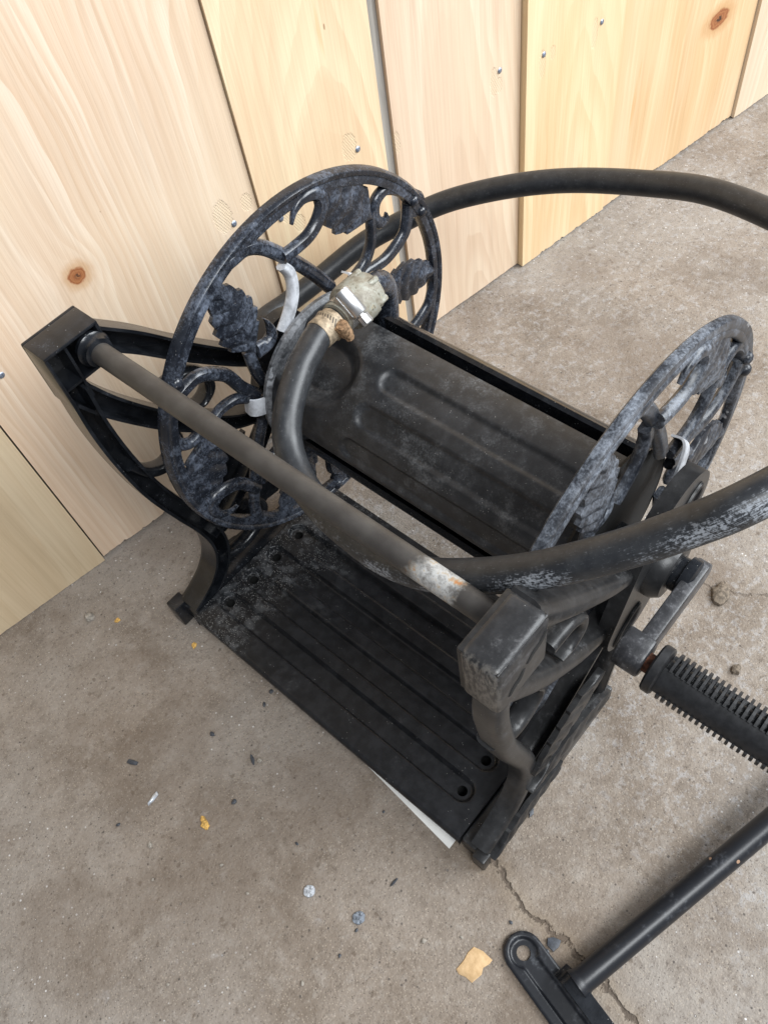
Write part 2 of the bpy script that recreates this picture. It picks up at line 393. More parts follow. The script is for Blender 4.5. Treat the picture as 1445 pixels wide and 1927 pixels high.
def sweep_bm(bm, path, prof, normal=None, scale=None, closed=False, caps=True, uv=False):
    P = [Vector(p) for p in path]; N = len(P); rings = []
    prevn = None
    for i, p in enumerate(P):
        if closed: T = P[(i+1) % N] - P[i-1]
        else: T = P[min(i+1, N-1)] - P[max(i-1, 0)]
        T.normalize()
        if normal is not None:
            B = Vector(normal).normalized(); U = B.cross(T).normalized(); B = T.cross(U).normalized()
        else:
            if prevn is None:
                ref = Vector((0, 0, 1)) if abs(T.z) < .9 else Vector((1, 0, 0))
                U = (ref - T*ref.dot(T)).normalized()
            else: U = (prevn - T*prevn.dot(T)).normalized()
            prevn = U; B = T.cross(U)
        s = 1.0 if scale is None else scale[i]
        su, sv = s if isinstance(s, tuple) else (s, s)
        rings.append([bm.verts.new(p + U*(u*su) + B*(v*sv)) for (u, v) in prof])
    m = len(prof); L = 0.
    lay = bm.loops.layers.uv.verify() if uv else None
    cnt = N if closed else N-1
    for i in range(cnt):
        a, b = rings[i], rings[(i+1) % N]; dl = (P[(i+1) % N] - P[i]).length
        for k in range(m):
            f = bm.faces.new((a[k], a[(k+1) % m], b[(k+1) % m], b[k]))
            if uv:
                for lp, (uu, vv) in zip(f.loops, ((L, k/m), (L, (k+1)/m), (L+dl, (k+1)/m), (L+dl, k/m))): lp[lay].uv = (uu, vv)
        L += dl
    if caps and not closed:
        bm.faces.new(list(reversed(rings[0]))); bm.faces.new(rings[-1])
    return rings

def link(name, bm, mat, parent=None, smooth=True, ang=40, kind=None):
    bmesh.ops.recalc_face_normals(bm, faces=bm.faces)
    me = bpy.data.meshes.new(name); bm.to_mesh(me); bm.free()
    me.materials.append(mat)
    if smooth:
        me.polygons.foreach_set('use_smooth', [True]*len(me.polygons))
        me.set_sharp_from_angle(angle=math.radians(ang))
    o = bpy.data.objects.new(name, me); COL.objects.link(o)
    if parent: o.parent = parent
    if kind: o['kind'] = kind
    return o

def tag(o, label, cat, group=None):
    o['label'] = label; o['category'] = cat
    if group: o['group'] = group
    return o

def thing(name, label, cat, loc=(0, 0, 0), rz=0, group=None):
    o = bpy.data.objects.new(name, None); COL.objects.link(o); o.location = loc; o.rotation_euler = (0, 0, rz)
    o.empty_display_size = .05
    return tag(o, label, cat, group)

def box_bm(bm, lo, hi, bev=0., seg=2):
    vs = [bm.verts.new((x, y, z)) for z in (lo[2], hi[2]) for y in (lo[1], hi[1]) for x in (lo[0], hi[0])]
    fs = [bm.faces.new([vs[i] for i in f]) for f in ((0,2,3,1), (4,5,7,6), (0,1,5,4), (2,6,7,3), (0,4,6,2), (1,3,7,5))]
    if bev:
        es = list({e for f in fs for e in f.edges})
        bmesh.ops.bevel(bm, geom=es, offset=bev, segments=seg, affect='EDGES', profile=.5)

def prism_bm(bm, outline, y0, y1, bev=0., holes=()):
    """outline in (x,z), extruded along y"""
    a = [bm.verts.new((x, y0, z)) for x, z in outline]; b = [bm.verts.new((x, y1, z)) for x, z in outline]
    n = len(a); fs = [bm.faces.new(a), bm.faces.new(list(reversed(b)))]
    for i in range(n): fs.append(bm.faces.new((a[(i+1) % n], a[i], b[i], b[(i+1) % n])))
    if bev:
        es = [e for e in fs[0].edges] + [e for e in fs[1].edges]
        bmesh.ops.bevel(bm, geom=es, offset=bev, segments=2, affect='EDGES', profile=.5)

def lathe_bm(bm, prof, c, axis, n=32, cap=True):
    """prof: (r, h) along axis from point c"""
    A = Vector(axis).normalized(); ref = Vector((0, 0, 1)) if abs(A.z) < .9 else Vector((1, 0, 0))
    U = A.cross(ref).normalized(); W = A.cross(U); C = Vector(c); rings = []
    for r, h in prof:
        rings.append([bm.verts.new(C + A*h + (U*math.cos(2*PI*k/n) + W*math.sin(2*PI*k/n))*r) for k in range(n)])
    for a, b in zip(rings, rings[1:]):
        for k in range(n): bm.faces.new((a[k], a[(k+1) % n], b[(k+1) % n], b[k]))
    if cap:
        if prof[0][0] > 1e-5: bm.faces.new(rings[0])
        if prof[-1][0] > 1e-5: bm.faces.new(list(reversed(rings[-1])))

def leaf_bm(bm, base, tip, width, ydir, y0, lobes=5, thick=.003, puff=.0022, bend=.0, seed=0):
    """a cast leaf with serrated lobes, in the x-z plane; ydir = +-1 side of relief"""
    rnd = random.Random(seed)
    b = Vector((base[0], base[1])); t = Vector((tip[0], tip[1])); ax = t - b; Ln = ax.length; ax.normalize(); nx = Vector((-ax.y, ax.x))
    per = 5; NT_ = lobes*per; ss = [-1, -.75, -.5, -.25, -.06, .06, .25, .5, .75, 1]
    fr, bk = [], []
    for i in range(NT_+1):
        u = i/NT_; lob = (i % per)/per
        w = width/2*max(.04, math.sin(PI*min(1, (u*.94+.05))**.75)**.8)
        saw = 1.0 - .20*(1-lob) if i < NT_ else .6
        rf, rb = [], []
        for s in ss:
            uu = u + .13*abs(s)*(1-u*.5) - .03
            off = ax*(uu*Ln) + nx*(s*w*saw) + nx*(bend*math.sin(PI*u)*Ln)
            p = b + off
            hgt = puff*math.sin(PI*max(.02, lob))*abs(s)**.5*(1.15-abs(s)) + (.0008 if abs(s) < .1 else 0) + puff*.4*(1-abs(s))
            rf.append(bm.verts.new((p.x, y0 + ydir*(thick/2 + hgt), p.y)))
            rb.append(bm.verts.new((p.x, y0 - ydir*thick/2, p.y)))
        fr.append(rf); bk.append(rb)
    K = len(ss)
    for i in range(NT_):
        for k in range(K-1):
            bm.faces.new((fr[i][k], fr[i][k+1], fr[i+1][k+1], fr[i+1][k])); bm.faces.new((bk[i][k+1], bk[i][k], bk[i+1][k], bk[i+1][k+1]))
        bm.faces.new((fr[i+1][0], bk[i+1][0], bk[i][0], fr[i][0])); bm.faces.new((fr[i][-1], bk[i][-1], bk[i+1][-1], fr[i+1][-1]))
    for k in range(K-1):
        bm.faces.new((fr[0][k+1], fr[0][k], bk[0][k], bk[0][k+1])); bm.faces.new((fr[-1][k], fr[-1][k+1], bk[-1][k+1], bk[-1][k]))

# ------------------------------------------------------------------ the setting: floor and boarded wall
YW = 0.6225
bm = bmesh.new()
vs = [bm.verts.new(p) for p in ((-4, -4, 0), (5, -4, 0), (5, 1.2, 0), (-4, 1.2, 0))]; bm.faces.new(vs)
floor = link('floor', bm, M['concrete'], None, False); floor['kind'] = 'structure'; floor['label'] = 'stained grey-brown concrete floor with cracks and grit'

wall = bpy.data.objects.new('wall', None); COL.objects.link(wall); wall['kind'] = 'structure'
wall['label'] = 'wall of upright pine planks nailed side by side'
wall.location = (0, YW, 0)
LT, DK = (.74, .56, .37), (.60, .38, .20)
planks = [  # x0, x1, proud, bottom gap, wood settings
    (-.44, -.0045, .0035, .001, dict(pith=(-.20, .02), tilt=(.10, .14), light=(0.648, 0.522, 0.351), dark=(0.517, 0.373, 0.220), freq=50)),  # pine colours darkened: shade at the wall's left end is put into them
    (-.0030, .2985, .0005, .004, dict(pith=(.34, .04), tilt=(-.05, .05), light=(0.738, 0.603, 0.468), dark=(0.574, 0.385, 0.241), freq=125, knots=((.120, .3227, .0085, .0085),))),
    (.2998, .4515, .0035, .003, dict(pith=(.385, .012), tilt=(.03, .16), light=(.75, .61, .40), dark=(.62, .37, .21), freq=90, yellow=.01)),
    (.4660, .6440, .0010, .003, dict(pith=(.575, .016), tilt=(-.07, .12), light=(0.717, 0.573, 0.429), dark=(0.565, 0.385, 0.259), freq=95)),
    (.6452, .8020, .0095, .002, dict(pith=(.75, .010), tilt=(-.03, .15), light=(.76, .59, .36), dark=(.62, .39, .19), freq=75, yellow=.01)),
    (.8030, 1.0800, .0085, .004, dict(pith=(.70, .05), tilt=(.05, .03), light=(.70, .51, .30), dark=(.56, .33, .15), freq=90, knots=((.996, .176, .021, .0125),))),
    (1.0815, 1.38, .0135, .002, dict(pith=(1.2, .02), tilt=(.05, .12), light=(0.709, 0.592, 0.448), dark=(0.568, 0.433, 0.298), freq=80)),
]
nails = [(.0228, .2782, 1), (.2708, .2862, 1), (.3179, .2658, 2), (.4184, .2878, 2), (.6135, .2775, 3), (.671, .2721, 4), (.7626, .2684, 4)]
dents_of = {1: [(.262, .298, .010, .017), (.289, .299, .006, .009)], 2: [(.327, .272, .011, .015), (.336, .250, .007, .010), (.409, .294, .009, .015)],
            3: [(.605, .268, .006, .016), (.613, .262, .004, .009), (.4685, .268, .004, .012)], 4: [(.669, .262, .005, .016), (.752, .260, .005, .017), (.685, .268, .004, .008)]}
for i, (x0, x1, proud, gap, wd) in enumerate(planks):
    rnd = random.Random(40+i); bm = bmesh.new()
    n = int((x1-x0)/.0022); ft, bt = [], []
    jag = (.0035 if i in (1, 4, 5) else .0010)
    lv = 0.
    for k in range(n+1):
        x = x0 + (x1-x0)*k/n
        lv = lv*.75 + rnd.uniform(-1, 1)*jag*.35
        z = gap + max(0, lv + rnd.uniform(0, jag*.4)*(rnd.random() < .35))
        ft.append((x, z)); 
    # face grid rows: ragged bottom, just above, and top
    rows = [[(x, z) for x, z in ft], [(x, .012) for x, _ in ft], [(x, .90) for x, _ in ft]]
    yF, yB = -proud, .022 - proud
    g = []
    for yy in (yF, yB):
        g.append([[bm.verts.new((x, yy, z)) for x, z in row] for row in rows])
    for r in range(2):
        for k in range(n):
            bm.faces.new((g[0][r][k], g[0][r][k+1], g[0][r+1][k+1], g[0][r+1][k])); bm.faces.new((g[1][r][k+1], g[1][r][k], g[1][r+1][k], g[1][r+1][k+1]))
        for k, fl in ((0, 1), (n, 0)):
            q = (g[0][r][k], g[0][r+1][k], g[1][r+1][k], g[1][r][k]); bm.faces.new(q if fl else q[::-1])
    for k in range(n):
        bm.faces.new((g[0][0][k+1], g[0][0][k], g[1][0][k], g[1][0][k+1])); bm.faces.new((g[0][2][k], g[0][2][k+1], g[1][2][k+1], g[1][2][k]))
    mt = mat_wood(i, dents=tuple(dents_of.get(i, ())), **wd)
    pl = link('plank', bm, mt, wall, False)
    if i == 5: pl['label'] = 'pine plank with a large dark knot'
    for (nx, nz, pi_) in nails:
        if pi_ == i:
            bm = bmesh.new()
            lathe_bm(bm, [(.0030, 0), (.0030, .0007), (.0024, .0013), (.0012, .0016), (.0004, .0016)], (nx, -proud + .0002, nz), (.12, -1, .1), 14)
            link('nail_head', bm, M['nail'], pl)
# weathered stud seen through the gap, and the dark sheathing behind everything
bm = bmesh.new(); box_bm(bm, (.4522, .0030, .001), (.4653, .03, .9)); link('stud', bm, M['grey_wood'], wall, False)
bm = bmesh.new(); box_bm(bm, (-.6, .062, .001), (1.6, .08, .9)); link('backing_board', bm, M['grey_wood'], wall, False)

# ------------------------------------------------------------------ the hose reel
ZC, RW = .2216, .1724          # axle height, flange radius
reel = thing('hose_reel', 'black cast metal hose reel with scrolled leaf flanges standing on the concrete', 'hose reel', (.2689, .3278, 0), .15108)
def V(a, b, z): return (b, -a, z)        # a: along the axle towards the crank; b: across; z: up

# --- flanges
def pol(r, deg, rot=0): return (r*RW*math.cos(math.radians(deg+rot)), ZC + r*RW*math.sin(math.radians(deg+rot)))
BOSS = 27
def make_flange(y, mat, rot, dirn, hubmat):
    bm = bmesh.new()
    prof = [(-.0082, -.004), (-.0086, .001), (-.0066, .0048), (-.0020, .0054), (.0002, .0046), (.0012, .0060), (.0045, .0062), (.0064, .0036), (.0066, -.0036), (.0040, -.0058), (-.0060, -.0056)]
    path = []
    for k in range(96):
        a = 2*PI*k/96; rr = RW*(.962 + .004*math.sin(3*a + .6)); path.append((rr*math.cos(a), y, ZC + rr*math.sin(a)))
    prof = [(max(u, -.0074), v*(.92 if dirn > 0 else .72)) for u, v in prof]
    sweep_bm(bm, path, [(-u, v) for u, v in prof] if dirn > 0 else prof, normal=(0, -1, 0), closed=True)
    fl = link('flange', bm, mat, reel, True, 50)
    # hub disc joining the spokes to the drum
    bm = bmesh.new()
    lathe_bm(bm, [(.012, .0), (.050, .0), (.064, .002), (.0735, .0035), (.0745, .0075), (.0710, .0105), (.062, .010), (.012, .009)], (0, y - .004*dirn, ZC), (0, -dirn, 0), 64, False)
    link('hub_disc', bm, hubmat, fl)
    def P(lst, off): return [(*pol(r, d + off + BOSS, rot),) for r, d in lst]
    def arm(name, lst, off, w0, w1, t=.0085, tip=None, yy=0., m=None, n=7):
        pts = cr(P(lst, off), n); N = len(pts); bm = bmesh.new(); sc = []
        for i in range(N):
            u = i/(N-1); w = w0 + (w1-w0)*u
            s = w/.0116
            tt = 1.0
            if tip and u > tip: q = (u-tip)/(1-tip); s *= (1-q*.88); tt = 1 - q*.6
            sc.append((s, tt*t/.0085))
        pr = [(-.006, -.0018), (-.0055, .0014), (-.0032, .0036), (-.0008, .0042), (.0010, .0034), (.0034, .0038), (.0056, .0014), (.006, -.0018), (.0040, -.0040), (-.0040, -.0040)]
        sweep_bm(bm, [(x, y + yy, z) for x, z in pts], pr, normal=(0, -1, 0), scale=sc)
        return link(name, bm, m or mat, fl, True, 50)
    for q in range(3):
        o = 120*q
        arm('spoke', [(.93, 3), (.87, -1), (.80, -4), (.65, -3), (.52, 6), (.42, 15)], o, .0125, .0105)
        arm('leaf_stem', [(.80, 21), (.73, 17), (.66, 13), (.57, 11), (.48, 14), (.41, 19)], o, .0085, .0105)
        arm('curl', [(.955, 8), (.935, 14), (.91, 18), (.85, 20), (.79, 18), (.765, 13), (.80, 10.5), (.825, 12)], o, .010, .0105, tip=.72)
        arm('scroll_hook', [(.74, 67), (.735, 61), (.75, 54), (.80, 49.5), (.87, 47.5), (.925, 49.5), (.935, 54.5), (.905, 58.5), (.855, 60.5)], o, .0115, .0150, tip=.55, yy=-.0040)
        arm('spoke', [(.96, 86), (.935, 81), (.91, 76), (.83, 71), (.68, 63), (.54, 52), (.42, 36)], o, .0120, .0115, yy=-.001*dirn)
        arm('inner_scroll', [(.70, 68), (.64, 66), (.57, 66), (.50, 69), (.44, 76), (.40, 86)], o, .0095, .0125, yy=-.002*dirn, m=(M['bare'] if (q == 0 and y > 0) else None))
        arm('leaf_stem', [(.55, 105), (.50, 110), (.44, 118), (.39, 125)], o, .010, .011)
        arm('claw', [(.50, 104), (.455, 98), (.46, 92), (.52, 88.5), (.57, 88)], o, .0150, .0085, tip=.45, yy=-.002*dirn)
        bm = bmesh.new(); b_ = pol(.775, 21 + o + BOSS, rot); t_ = pol(.95, 49 + o + BOSS, rot)
        leaf_bm(bm, b_, t_, .050, -1, y, 5, .0035, .0042, .02, q); link('leaf', bm, mat, fl, True, 35)
        bm = bmesh.new(); b_ = pol(.53, 104 + o + BOSS, rot); t_ = pol(.955, 90 + o + BOSS, rot)
        leaf_bm(bm, b_, t_, .045, -1, y, 6, .0035, .0042, -.02, q+5); link('leaf', bm, mat, fl, True, 35)
        # riveted boss where spoke and rim meet
        bm = bmesh.new(); c = pol(.955, o + BOSS, rot)
        lathe_bm(bm, [(.0125, .0), (.0125, .0055), (.0105, .0082), (.006, .0088)], (c[0], y + .005, c[1]), (0, -1, 0), 20)
        for dd in (-3.2, 3.2):
            c2 = pol(.955, o + BOSS + dd, rot)
            lathe_bm(bm, [(.0052, 0), (.0050, .0018), (.0036, .0036), (.0014, .0044), (.0003, .0045)], (c2[0], y - .0036, c2[1]), (0, -1, 0), 14)
        link('boss', bm, mat, fl)
        # bare aluminium clip folded over the stem end
        bm = bmesh.new(); c = pol(.425, o + BOSS + 19, rot); d = Vector((c[0], 0, c[1]-ZC)).normalized(); t = Vector((-d.z, 0, d.x))
        C0 = Vector((c[0], y, c[1]))
        pth = [C0 + d*.010 + Vector((0, .004, 0)), C0 + d*.011 + Vector((0, -.004, 0)), C0 + d*.006 + Vector((0, -.0085, 0)), C0 - d*.004 + Vector((0, -.011, 0)), C0 - d*.014 + Vector((0, -.0125, 0))]
        pth = cr([tuple(p) for p in pth], 4)
        sweep_bm(bm, pth, [(-.0009, -.0085), (.0009, -.0085), (.0009, .0085), (-.0009, .0085)], normal=tuple(t))
        link('clip', bm, M['bare'], fl, True, 45)
    return fl
far_fl = make_flange(.155, M['wheel'], 0, 1, M['hub']); far_fl['label'] = 'flange on the wall side, chalky black paint'
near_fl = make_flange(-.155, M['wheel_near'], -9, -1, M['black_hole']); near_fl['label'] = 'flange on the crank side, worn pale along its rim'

# --- drum: ribbed front shell with a pocket for the hose, plain rear shell with a rail
RD = .0695
def drum_r(a, th):
    d = 0.
    for tc, a1 in ((107, -.040), (135, -.044), (163, -.052)):
        aa = max(a1, min(.140, a)); arc = RD*math.radians(th - tc)
        dist = math.hypot(a-aa, arc); d += .0032*(1 - sstep(.0072, .0118, dist))
    e = math.hypot((a + .112)/.046, RD*math.radians(th - 120)/.036)
    d += .015*(1 - sstep(.62, 1.02, e))
    return RD - d
bm = bmesh.new(); NA, NTH = 150, 110; T0, T1 = 73, 176
g = []
for i in range(NA+1):
    a = -.1485 + .297*i/NA; row = []
    for k in range(NTH+1):
        th = T0 + (T1-T0)*k/NTH; r_ = drum_r(a, th); t = math.radians(th)
        row.append(bm.verts.new(V(a, r_*math.cos(t), ZC + r_*math.sin(t))))
    # turned-in edges
    for th, lst in ((T0, 0), (T1, -1)):
        t = math.radians(th); r_ = RD - .009
        v = bm.verts.new(V(a, r_*math.cos(t) - (.002 if lst == 0 else 0), ZC + r_*math.sin(t) - (0 if lst == 0 else .001)))
        row.insert(0, v) if lst == 0 else row.append(v)
    g.append(row)
for i in range(NA):
    for k in range(len(g[0])-1): bm.faces.new((g[i][k], g[i][k+1], g[i+1][k+1], g[i+1][k]))
drum = link('drum', bm, M['drum'], reel, True, 60); drum['label'] = 'dusty black drum with pressed grooves'
bm = bmesh.new(); g = []
for i in range(13):
    a = -.1485 + .297*i/12; row = []
    prof = [(54, -.016), (60, -.006), (63.5, .0012), (62.0, .0042), (58, .0042), (54, .0012), (46, 0)] + [(46 - 224*k/40, 0) for k in range(1, 41)]
    for th, dr in prof:
        t = math.radians(th); r_ = RD + dr; row.append(bm.verts.new(V(a, r_*math.cos(t), ZC + r_*math.sin(t))))
    g.append(row)
for i in range(12):
    for k in range(len(g[0])-1): bm.faces.new((g[i][k], g[i][k+1], g[i+1][k+1], g[i+1][k]))
link('rear_shell', bm, M['frame'], drum, True, 50)
bm = bmesh.new(); lathe_bm(bm, [(.0125, -.235), (.0125, .205)], (0, 0, ZC), (0, -1, 0), 24); link('axle', bm, M['frame'], reel)

# --- side frames
def make_frame(y_in, y_out, mat, is_far):
    s = 1 if y_out > y_in else -1                        # outward direction in y
    ym = (y_in + y_out)/2; depth = abs(y_out - y_in)
    bx0, bx1 = (-.2005, -.1545) if is_far else (-.1915, -.1485)
    # channel profile: u across the member, v along plane normal (outwards = +)
    def chan(w, dp, wall=.0026):
        h = w/2; o = dp/2
        return [(-h, -o), (-h, o-.0075), (-h+.0012, o-.0032), (-h+.0040, o-.0006), (-h*.3, o), (h*.3, o), (h-.0040, o-.0006), (h-.0012, o-.0032), (h, o-.0075), (h, -o), (h-wall, -o), (h-wall, o-wall-.0045), (-h+wall, o-wall-.0045), (-h+wall, -o)]
    def mem(name, pts, w0, w1, dp, parent, off=0., solid=False, tip=None, n=7):
        P = cr(pts, n); N = len(P); bm = bmesh.new(); sc = []
        for i in range(N):
            u = i/(N-1); k = (w0 + (w1-w0)*u)/w0
            if tip and u > tip: k *= 1 - .8*(u-tip)/(1-tip)
            sc.append((k, 1.0))
        pr = ellip(w0, dp, 14, .75) if solid else chan(w0, dp)
        sweep_bm(bm, [(x, ym + s*off, z) for x, z in P], pr, normal=(0, s, 0), scale=sc)
        return link(name, bm, mat, parent, True, 45)
    leg = [(bx0 + .0085, .345 if is_far else .335), (-.1925, .305), (-.1895, .262), (-.1825, .215), (-.1700, .168), (-.1580, .128), (-.1530, .095), (-.1580, .068), (-.1720, .047), (-.1900, .034), (-.2060, .026)]
    if not is_far: leg = [(x + .0075*sstep(.05, .16, z)*sstep(.345, .30, z), z) for x, z in leg]
    fr = mem('side_frame', leg, .0165, .0190, depth if is_far else .0165, reel, 0 if is_far else .0048)
    fr['label'] = 'open channelled side frame beside the planks' if is_far else 'dusty side frame under the crank with leaf ornament'
    # end block that takes the tie bar: a five sided shell, ribs inside
    bm = bmesh.new(); t = .003; z0, z1 = (.333, .3865) if is_far else (.326, .3765)
    wl = min(y_in, y_out); wh = max(y_in, y_out)
    yo0, yo1 = (y_out - t*s, y_out)
    oy = sorted((yo0, yo1)); box_bm(bm, (bx0, oy[0], z0), (bx1, oy[1], z1), .0012)
    iy = sorted((y_in, y_out - t*s + .0004*s))
    box_bm(bm, (bx0, iy[0], z1 - t), (bx1, iy[1], z1), .0012)
    box_bm(bm, (bx0, iy[0], z0), (bx0 + t, iy[1], z1 - t + .0005), .0010)
    box_bm(bm, (bx1 - t, iy[0], z0 + .022), (bx1, iy[1], z1 - t + .0005), .0010)
    box_bm(bm, (bx0 + t, iy[0] + (.004 if s > 0 else 0), z0 + .016), (bx1 - .004, iy[1] - (0 if s > 0 else .004), z0 + .0182))
    box_bm(bm, (bx0 + .017, iy[0] + (.003 if s > 0 else 0), z0), (bx0 + .019, iy[1] - (0 if s > 0 else .003), z1 - t))
    link('end_block', bm, mat, fr, True, 40)
    if not is_far:      # the crank side block is capped outside by a rounded shoe with dark slot inlays
        bm = bmesh.new(); box_bm(bm, (bx0 - .0015, -.1895, z0 - .002), (bx1 + .0010, -.1640, z1 + .0010), .0045, 3)
        link('block_cover', bm, M['block'], fr, True, 50)
        for (cx, cz, w) in ((-.160, .358, .016), (-.177, .343, .012)):
            bm = bmesh.new(); P = cr([(cx - w/2, cz - .006), (cx - w/6, cz - .001), (cx + w/5, cz + .001), (cx + w/2, cz + .007)], 5)
            sweep_bm(bm, [(x, -.1896, z) for x, z in P], ellip(.0062, .0010, 10), normal=(0, -1, 0), scale=[.35 + .65*math.sin(PI*(.1 + .8*i/15)) for i in range(16)])
            link('slot', bm, M['black_hole'], fr)  # dark inlay on the face, painted as a slot's shade
    mem('upper_arm', [(bx1 - .006, .372), (-.134, .346), (-.108, .316), (-.082, .288), (-.056, .262), (-.034, .244)], .0190, .0140, depth*.80, fr)
    mem('middle_arm', [(bx0 + .012, .338), (-.176, .314), (-.158, .286), (-.136, .256), (-.110, .228), (-.080, .202), (-.046, .186), (-.018, .190)], .0195, .0130, depth*.72, fr)
    mem('lower_scroll', [(-.186, .246), (-.176, .226), (-.160, .216), (-.145, .222), (-.136, .236), (-.142, .252)], .0105, .0085, depth*.6, fr, 0, True, .6)
    mem('upper_scroll', [(-.128, .286), (-.106, .284), (-.092, .270), (-.092, .254), (-.104, .246), (-.116, .250)], .0105, .0090, depth*.6, fr, 0, True, .6)
    mem('rear_post', [(-.002, .200), (-.010, .150), (-.021, .090), (-.029, .040), (-.031, .004)], .0115, .0125, depth*.7, fr)
    mem('lower_arm', [(-.154, .100), (-.128, .108), (-.100, .126), (-.072, .150), (-.044, .176), (-.026, .192)], .0125, .0125, depth*.6, fr)
    mem('foot_scroll', [(-.160, .060), (-.136, .046), (-.108, .050), (-.090, .070), (-.096, .092), (-.114, .096)], .0110, .0085, depth*.55, fr, 0, True, .6)
    # foot rail along the floor, with toe block
    bm = bmesh.new(); lo, hi = sorted((y_in, y_out))
    box_bm(bm, (-.2120, lo, .002), (-.022, hi, .026), .0022)
    link('foot_rail', bm, mat, fr, True, 40)
    bm = bmesh.new(); oy = sorted((y_out - .011*s, y_out + (.0045 if is_far else .0012)*s))
    box_bm(bm, (-.2235 if is_far else -.2170, oy[0], .0), (-.2060, oy[1], .034 if is_far else .0275), .0016); link('toe_block', bm, mat, fr, True, 40)
    # hub plate with sunk oval panels
    bm = bmesh.new(); N = 40; out = []
    c0, r0, c1, r1 = (Vector((-.002, .226)), .032, Vector((-.020, .190)), .028) if is_far else (Vector((.010, .262)), .041, Vector((-.026, .182)), .034)
    ax = (c0 - c1).normalized(); a0 = math.atan2(ax.y, ax.x)
    for k in range(21): t = a0 - PI/2 + PI*k/20; out.append((c0.x + r0*math.cos(t), c0.y + r0*math.sin(t)))
    for k in range(21): t = a0 + PI/2 + PI*k/20; out.append((c1.x + r1*math.cos(t), c1.y + r1*math.sin(t)))
    prism_bm(bm, out, y_out - s*.012, y_out, .0030)
    link('hub_plate', bm, mat, fr, True, 40)
    for (cx, cz, w, h) in (() if is_far else ((.020, .264, .016, .036), (-.034, .176, .014, .032))):
        bm = bmesh.new(); pth = [(cx + w*math.cos(2*PI*k/28)*.8 + h*.28*math.sin(2*PI*k/28), y_out + s*.0004, cz + h*.5*math.sin(2*PI*k/28)) for k in range(28)]
        sweep_bm(bm, pth, ellip(.0042, .0042, 8), normal=(0, s, 0), closed=True); link('panel_bead', bm, mat, fr)
    bm = bmesh.new(); lathe_bm(bm, [(.026, 0), (.026, .010), (.022, .016), (.0135, .0165)], (0, y_out - s*.004, ZC), (0, s, 0), 32); link('bearing', bm, mat, fr)
    # leaves on the outer face
    for (b_, t_, w, sd) in (((-.070, .158), (-.150, .112), .046, 3), ((-.155, .080), (-.040, .052), .040, 4), ((-.205, .020), (-.110, .030), .030, 6)):
        bm = bmesh.new(); leaf_bm(bm, b_, t_, w, s, y_out + s*.0015, 6, .004, .003, .03, sd); link('leaf', bm, mat, fr, True, 35)
    return fr
far_fr = make_frame(.1765, .2045, M['frame'], True)
near_fr = make_frame(-.1625, -.1885, M['frame_dusty'], False)

# --- tie bar across the two end blocks
TB0, TB1 = (-0.1658, 0.3681), (-0.1560, 0.3490)
bm = bmesh.new(); n = 40; pth, sc = [], []
for i in range(n+1):
    u = i/n; a = -.186 + .356*u
    pth.append(V(a, TB0[0] + (TB1[0]-TB0[0])*u, TB0[1] + (TB1[1]-TB0[1])*u)); sc.append(.0080)
sweep_bm(bm, pth, [(math.cos(2*PI*k/28), math.sin(2*PI*k/28)) for k in range(28)], scale=sc)
tie = link('tie_bar', bm, M['rod'], reel); tie['label'] = 'grey-brown bar with one patch worn to bare metal'
bm = bmesh.new(); lathe_bm(bm, [(.0088, 0), (.0128, .0005), (.0132, .004), (.0112, .0060), (.0108, .0105), (.0090, .0110)], V(-.181, *TB0), (0, -1, 0), 28); link('ferrule', bm, M['frame'], tie)
bm = bmesh.new(); lathe_bm(bm, [(.0080, 0), (.0098, .0004), (.0098, .0060), (.0080, .0064)], V(.1570, *TB1), (0, -1, 0), 28); link('ferrule', bm, M['frame_dusty'], tie)

# --- tray with pressed grooves and drain holes
AX0, AX1, BX0, BX1, ZT = -.1765, .1620, -.2150, -.012, .0300
GB = [-.180, -.1462, -.1124, -.0786, -.0448]; HA0, HA1 = -.1600, .1390
def tray_z(a, b):
    z = ZT
    for gb in GB:
        aa = max(HA0, min(HA1, a)); d = math.hypot(a-aa, b-gb); z -= .0058*(1 - sstep(.0082, .0112, d))
    z -= .0035*sstep(BX0 + .003, BX0, b)
    return z
as_ = []
x = AX0
while x < AX1 + 1e-6:
    as_.append(x); x += .0011 if (abs(x-HA0) < .0135 or abs(x-HA1) < .0135) else .0045
as_.append(AX1)
bs = [BX0 + (BX1-BX0)*k/184 for k in range(185)]
bm = bmesh.new(); G = []
HR = .0046
for a in as_:
    row = []
    for b in bs:
        aa, bb = a, b; z = tray_z(a, b)
        row.append(bm.verts.new(V(aa, bb, z)))
    G.append(row)
def in_hole(a, b): return any(math.hypot(a-h, b-gb) < HR for h in (HA0, HA1) for gb in GB)
# snap the grid vertices nearest each hole rim on to the circle, so the holes are round
for i, a in enumerate(as_):
    for k, b in enumerate(bs):
        for h in (HA0, HA1):
            if abs(a-h) > .008: continue
            for gb in GB:
                dx, dy = a-h, b-gb; d = math.hypot(dx, dy)
                if .0036 < d < .0056 and d > 1e-6: G[i][k].co = V(h + dx/d*HR, gb + dy/d*HR, G[i][k].co.z)
for i in range(len(as_)-1):
    for k in range(len(bs)-1):
        ca, cb = (as_[i]+as_[i+1])/2, (bs[k]+bs[k+1])/2
        if in_hole(ca, cb): continue
        try: bm.faces.new((G[i][k], G[i][k+1], G[i+1][k+1], G[i+1][k]))
        except ValueError: pass
def skirt(line, dv):
    nv = [bm.verts.new(Vector(v.co) + Vector(dv)) for v in line]
    for k in range(len(line)-1): bm.faces.new((line[k], line[k+1], nv[k+1], nv[k]))
